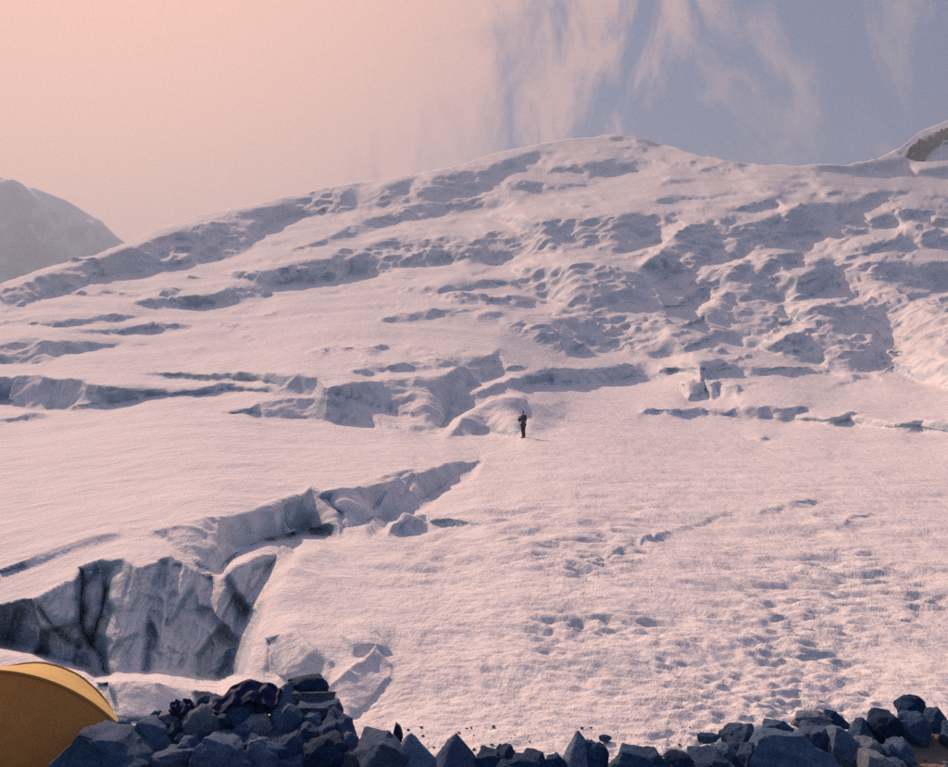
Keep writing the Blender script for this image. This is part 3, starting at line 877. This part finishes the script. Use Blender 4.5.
# ================================================================ dark tarp over the heap
def cloth_mat(name, c, transl=0.0):
    m, t, b = new_mat(name)
    b.inputs['Base Color'].default_value = (*c, 1); b.inputs['Roughness'].default_value = .75
    b.inputs['Specular IOR Level'].default_value = .2
    tcn = t.nodes.new('ShaderNodeTexCoord')
    a = noise_node(t, 6, 6, .6, tcn.outputs['Object'])
    hs = t.nodes.new('ShaderNodeMix'); hs.data_type = 'RGBA'
    t.links.new(a.outputs[0], hs.inputs['Factor'])
    hs.inputs[6].default_value = (*[q * .8 for q in c], 1); hs.inputs[7].default_value = (*[min(1, q * 1.15) for q in c], 1)
    t.links.new(hs.outputs[2], b.inputs['Base Color'])
    bu = t.nodes.new('ShaderNodeBump'); bu.inputs['Strength'].default_value = .25; bu.inputs['Distance'].default_value = .02
    t.links.new(a.outputs[0], bu.inputs['Height']); t.links.new(bu.outputs[0], b.inputs['Normal'])
    if transl:
        tr = t.nodes.new('ShaderNodeBsdfTranslucent'); t.links.new(hs.outputs[2], tr.inputs[0])
        ms = t.nodes.new('ShaderNodeMixShader'); ms.inputs[0].default_value = transl
        t.links.new(b.outputs[0], ms.inputs[1]); t.links.new(tr.outputs[0], ms.inputs[2])
        t.links.new(ms.outputs[0], t.nodes['Material Output'].inputs[0])
    return m


M_NAVY = cloth_mat('navy_nylon', (.004, .014, .075))


def rag(name, pts_top, pts_bot, Yc, depth, seed, label, cat):
    """crumpled cloth: its front hangs between two lines seen on the heap, its back lies over the stones"""
    na, nb = 40, 30
    Pq = np.zeros((nb, na, 3))
    for i in range(na):
        f = i / (na - 1)
        xt = np.interp(f, np.linspace(0, 1, len(pts_top)), [p[0] for p in pts_top]); yt = np.interp(f, np.linspace(0, 1, len(pts_top)), [p[1] for p in pts_top])
        xb = np.interp(f, np.linspace(0, 1, len(pts_bot)), [p[0] for p in pts_bot]); yb = np.interp(f, np.linspace(0, 1, len(pts_bot)), [p[1] for p in pts_bot])
        a = at(xb, yb, Yc - depth * .55); b = at(xt, yt, Yc)
        c = b + Vector((0, depth, -.10))
        for j in range(nb):
            g = j / (nb - 1)
            p = a.lerp(b, min(1, g / .6)) if g < .6 else b.lerp(c, (g - .6) / .4)
            fold = min(1, depth / .3) ** 1.5 * .022 * math.sin(f * 27 + 3 * mnoise.noise(Vector((f * 4, g * 2, seed)))) * (1 - .4 * g) + .03 * mnoise.noise(Vector((f * 6, g * 5, seed + 4)))
            Pq[j, i] = p + Vector((0, -fold, fold * .7))
    o = mesh_obj(name, from_grid(name, Pq, None), M_NAVY)
    s = o.modifiers.new('thickness', 'SOLIDIFY'); s.thickness = .012
    ss = o.modifiers.new('smooth', 'SUBSURF'); ss.levels = 1; ss.render_levels = 1
    return tag(o, label, cat)


rag('tarp', [(212, 704), (224, 692), (240, 680), (258, 679), (272, 684), (281, 689)], [(210, 714), (226, 709), (240, 703), (255, 701), (268, 706), (277, 706)], 6.42, .3, 5, 'crumpled navy tarp draped over the top of the rock heap', 'tarp')
rag('rag', [(170, 703), (178, 699), (188, 698), (197, 704)], [(168, 712), (178, 716), (188, 715), (198, 714)], 6.32, .16, 9, 'small navy rag tucked among stones near the tent', 'rag')

# ================================================================ tent
M_TENT = cloth_mat('orange_tent_nylon_lit', (.95, .66, .25), .25)  # canopy cloth made paler: sunlight put into its colour
M_TENTF = cloth_mat('orange_tent_nylon_shaded', (.85, .44, .12), .35)  # same tent cloth, browner: the front's shade is put into its colour
M_POLE = cloth_mat('tent_pole_sleeve', (.50, .26, .08))
tent = empty('dome_tent', at(-12, 775, 6.3))
tent.location.z = float(ground_h(tent.location.x, 6.3))
tag(tent, 'low orange dome tent with a front panel toned darker for shade', 'tent')
tl = tent.location.copy()


def arch(px, py_top, rpx, Y, zb, n=56, ex=1.0):
    c = at(px, py_top, Y); r = rpx / FPX * Y
    zc_ = c.z - r * ex
    s0 = math.asin(max(-.95, min(.95, (zb - zc_) / (r * ex))))
    return [Vector((c.x + r * math.cos(a), Y, zc_ + r * ex * math.sin(a))) for a in np.linspace(math.pi - s0, s0, n)]


zb = -.12
secs_def = [(-12, 671, 189, 6.20), (2, 667, 160, 6.45), (18, 664.5, 124, 6.75), (32, 664, 93, 7.05), (40, 668, 84, 7.5), (48, 682, 72, 8.0), (55, 705, 50, 8.4), (58, 725, 30, 8.6)]
secs = [arch(a, b, c, y, zb - .12 * max(0, y - 6.9)) for a, b, c, y in secs_def]
PT = np.array([[list(v_ - tl) for v_ in s] for s in secs])
# resample along the axis for smoothness
NS = 40
tt = np.linspace(0, len(secs) - 1, NS); i0 = np.minimum(tt.astype(int), len(secs) - 2); ff = (tt - i0)[:, None, None]
PTs = PT[i0] * (1 - ff) + PT[i0 + 1] * ff
for _ in range(3): PTs[1:-1] = .25 * PTs[:-2] + .5 * PTs[1:-1] + .25 * PTs[2:]
gi, gj = np.meshgrid(np.arange(PTs.shape[1]), np.arange(NS))
wr = .010 * fbm2(gi / 5.0, gj / 9.0, 501, 3) + .006 * np.sin(gj * .55 + 2 * n2d(gi / 8.0, gj / 8.0, 503))
PTs[1:, :, 2] += wr[1:]
can = mesh_obj('canopy', from_grid('canopy', PTs, None), M_TENT, tent)
m_ = can.modifiers.new('thickness', 'SOLIDIFY'); m_.thickness = .004; m_.offset = -1
# front panel: slightly taut, hollowed sheet within the front hoop
hoop = PT[0]
cen = np.array([hoop[:, 0].mean(), hoop[0, 1] - .10, zb - tl.z])
rows = []
for k in range(16):
    f = k / 15
    ring = hoop * (1 - f) + cen * f
    ring[:, 1] -= .05 * math.sin(math.pi * min(1, f * 1.0)) * .5
    ring[:, 1] += .018 * math.sin(math.pi * f) * fbm2(np.arange(len(ring)) / 6.0, np.full(len(ring), k / 5.0), 511, 3)
    ring[:, 2] = np.maximum(ring[:, 2], zb - tl.z - .02)
    rows.append(ring)
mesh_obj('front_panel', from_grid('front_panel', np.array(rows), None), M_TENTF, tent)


def tube(pts, r, n=8):
    rows = []
    pts = [Vector(p) for p in pts]
    for i, p in enumerate(pts):
        d = (pts[min(i + 1, len(pts) - 1)] - pts[max(i - 1, 0)]).normalized()
        a = d.cross(Vector((0, 1, 0.13))); a = a.normalized() if a.length > 1e-5 else Vector((1, 0, 0)); b = d.cross(a)
        rows.append([list(p + r * (math.cos(k / n * 6.2832) * a + math.sin(k / n * 6.2832) * b)) for k in range(n + 1)])
    return np.array(rows)


mesh_obj('pole_sleeve', from_grid('pole_sleeve', tube(PTs[17] + np.array([0, 0, .004]), .012), None), M_POLE, tent)
mesh_obj('hoop_pole', from_grid('hoop_pole', tube(hoop, .011), None), M_POLE, tent)
zp = [cen * f + hoop[28] * (1 - f) + np.array([0, -.028 * math.sin(math.pi * f) - .008, 0]) for f in np.linspace(0, 1, 16)]
mesh_obj('door_zip', from_grid('door_zip', tube(zp, .005), None), M_POLE, tent)

# ================================================================ climber
def flat_mat(name, c, r=.8):
    m, t, b = new_mat(name)
    tcn = t.nodes.new('ShaderNodeTexCoord'); a = noise_node(t, 18, 4, .6, tcn.outputs['Object'])
    cr = ramp(t, a.outputs[0], [(.3, tuple(q * .75 for q in c)), (.7, tuple(min(1, q * 1.25) for q in c))])
    t.links.new(cr.outputs[0], b.inputs['Base Color']); b.inputs['Roughness'].default_value = r
    return m


M_SKIN = flat_mat('skin', (.42, .26, .19)); M_JKT = flat_mat('dark_jacket', (.022, .026, .040)); M_TRS = flat_mat('dark_trousers', (.018, .020, .028))
M_BOOT = flat_mat('boots', (.02, .018, .016)); M_CAP = flat_mat('dark_cap', (.02, .02, .03))


def skinned(name, verts, edges, mat, parent, sub=2, root=0):
    bm = bmesh.new(); lay = bm.verts.layers.skin.verify()
    vv = []
    for k, (x, y, z, r) in enumerate(verts):
        q = bm.verts.new((x, y, z)); rr_ = r if isinstance(r, tuple) else (r, r)
        q[lay].radius = rr_; q[lay].use_root = (k == root); vv.append(q)
    for a, b in edges: bm.edges.new((vv[a], vv[b]))
    me = bpy.data.meshes.new(name); bm.to_mesh(me); bm.free()
    o = mesh_obj(name, me, mat, parent)
    m = o.modifiers.new('skin', 'SKIN'); m.use_smooth_shade = True
    s = o.modifiers.new('sub', 'SUBSURF'); s.levels = sub; s.render_levels = sub
    return o


pf = surf(523, 438)
person = empty('person', pf + Vector((0, 0, -.04)), R(-48))
person.scale = [27.5 / FPX * pf.y / 1.80] * 3
tag(person, 'person in dark clothing standing on the snow with hands raised to chest', 'person')
ARM = lambda s, g: [(s * .17, .01, 1.44, .075 + g), (s * .25, -.02, 1.28, .058 + g), (s * .29, -.07, 1.13, .050 + g), (s * .20, -.24, 1.22, .042 + g), (s * .09, -.34, 1.33, .034 + g * .7)]
LEG = lambda s, g: [(s * .095, 0, .86, .095 + g), (s * .09, -.02, .68, .080 + g), (s * .08, -.03, .50, .062 + g), (s * .075, .01, .30, .056 + g), (s * .07, .03, .10, .045 + g)]
bv = [(0, 0, .96, (.15, .11)), (0, 0, 1.12, (.14, .10)), (0, .01, 1.30, (.165, .115)), (0, .01, 1.46, (.11, .09)), (0, 0, 1.54, .058), (0, -.015, 1.62, (.068, .078)), (0, -.015, 1.70, (.075, .092)), (0, -.005, 1.77, (.060, .075))]
be = [(i, i + 1) for i in range(7)]
for s in (-1, 1):
    b0 = len(bv); bv += ARM(s, 0); be += [(3, b0)] + [(b0 + i, b0 + i + 1) for i in range(4)]
    hb = len(bv); bv.append((s * .06, -.37, 1.37, .036)); be.append((b0 + 4, hb))
    for k in range(4):
        f0 = len(bv); zz = 1.345 + .018 * k; ln = (.055, .068, .072, .060)[k]
        bv += [(s * .045, -.395, zz + .01, .0095), (s * .030, -.40 - ln * .4, zz + .018, .009), (s * .012, -.395 - ln * .4, zz + .020, .008)]
        be += [(hb, f0), (f0, f0 + 1), (f0 + 1, f0 + 2)]
    f0 = len(bv); bv += [(s * .05, -.36, 1.415, .011), (s * .03, -.375, 1.435, .010)]; be += [(hb, f0), (f0, f0 + 1)]
    b0 = len(bv); bv += LEG(s, 0); be += [(0, b0)] + [(b0 + i, b0 + i + 1) for i in range(4)]
    bv.append((s * .08, -.13, .045, (.04, .03))); be.append((b0 + 4, len(bv) - 1))
skinned('body', bv, be, M_SKIN, person)
# nose, ears and mouth are too small to see at this distance; the cap and collar frame the face
jv = [(0, 0, .84, (.175, .135)), (0, 0, .98, (.17, .125)), (0, 0, 1.13, (.165, .12)), (0, .012, 1.31, (.19, .145)), (0, .012, 1.46, (.13, .11)), (0, .0, 1.555, (.082, .085))]
je = [(i, i + 1) for i in range(5)]
for s in (-1, 1):
    b0 = len(jv); jv += ARM(s, .022); je += [(4, b0)] + [(b0 + i, b0 + i + 1) for i in range(4)]
skinned('jacket', jv, je, M_JKT, person)
tv = [(0, 0, .95, (.15, .115))]; te = []
for s in (-1, 1):
    b0 = len(tv); tv += LEG(s, .02); te += [(0, b0)] + [(b0 + i, b0 + i + 1) for i in range(4)]
skinned('trousers', tv, te, M_TRS, person)
for s in (-1, 1):
    skinned('boot', [(s * .07, .03, .20, .062), (s * .07, .035, .085, .062), (s * .078, -.06, .055, (.05, .045)), (s * .084, -.17, .045, (.045, .036))], [(0, 1), (1, 2), (2, 3)], M_BOOT, person)
skinned('cap', [(0, .0, 1.71, (.088, .105)), (0, .005, 1.78, (.078, .092)), (0, .01, 1.815, (.045, .05))], [(0, 1), (1, 2)], M_CAP, person)

# ================================================================ rock outcrop on the far right ridge
oc_top = [(904, 156), (912, 146.5), (920, 140), (932, 137), (938, 131.5), (948, 131), (960, 128), (975, 126)]
oc_bot = [(906, 159), (912, 162), (920, 159), (926, 156), (939, 147), (948, 138), (960, 133), (975, 129)]
na, nb = 60, 16
Po = np.zeros((nb, na, 3))
for i in range(na):
    f = i / (na - 1)
    x0, y0 = [np.interp(f, np.linspace(0, 1, 8), [p[k] for p in oc_top]) for k in (0, 1)]
    x1, y1 = [np.interp(f, np.linspace(0, 1, 8), [p[k] for p in oc_bot]) for k in (0, 1)]
    y0 += 2.6 * mnoise.noise(Vector((f * 17, 0, 3))); y1 += 3.4 * mnoise.noise(Vector((f * 15, 5, 3)))
    A_, B_ = surf(x0, y0), surf(x1, y1)
    for j in range(nb):
        g = j / (nb - 1)
        p = A_.lerp(B_, g)
        w = math.sin(math.pi * g) * math.sin(math.pi * min(1, f * 1.02)) ** .4
        d = 9 * w + 7 * w * mnoise.noise(Vector((f * 12, g * 4, 1))) + 4 * w * mnoise.noise(Vector((f * 30, g * 9, 2))) - 2.5
        Po[j, i] = p + Vector((-.35, -.85, .4)) * d
oc = mesh_obj('rock_outcrop', from_grid('rock_outcrop', Po, None, False), rock_material('outcrop_rock', (.003, .007, .018), (.010, .018, .040)))
sm = oc.modifiers.new('depth', 'SOLIDIFY'); sm.thickness = 12; sm.offset = 1 if True else -1
tag(oc, 'bare dark rock outcrop poking through snow on the high ridge', 'outcrop')

# ================================================================ air
bm = bmesh.new(); bmesh.ops.create_cube(bm, size=1)
me = bpy.data.meshes.new('haze'); bm.to_mesh(me); bm.free()
hz = mesh_obj('haze', me)
lo, hi = Vector((-1600, -420, -14)), Vector((1600, 2000, 640))
hz.location = (lo + hi) / 2; hz.scale = hi - lo
mh = bpy.data.materials.new('haze_air'); mh.use_nodes = True
t_ = mh.node_tree; t_.nodes.remove(t_.nodes['Principled BSDF'])
pv = t_.nodes.new('ShaderNodeVolumePrincipled')
pv.inputs['Color'].default_value = (.62, .80, 1.0, 1); pv.inputs['Density'].default_value = .00062; pv.inputs['Anisotropy'].default_value = .22
t_.links.new(pv.outputs[0], t_.nodes['Material Output'].inputs['Volume'])
me.materials.append(mh)
tag(hz, 'thin pale mountain haze in the air', 'haze', kind='stuff')
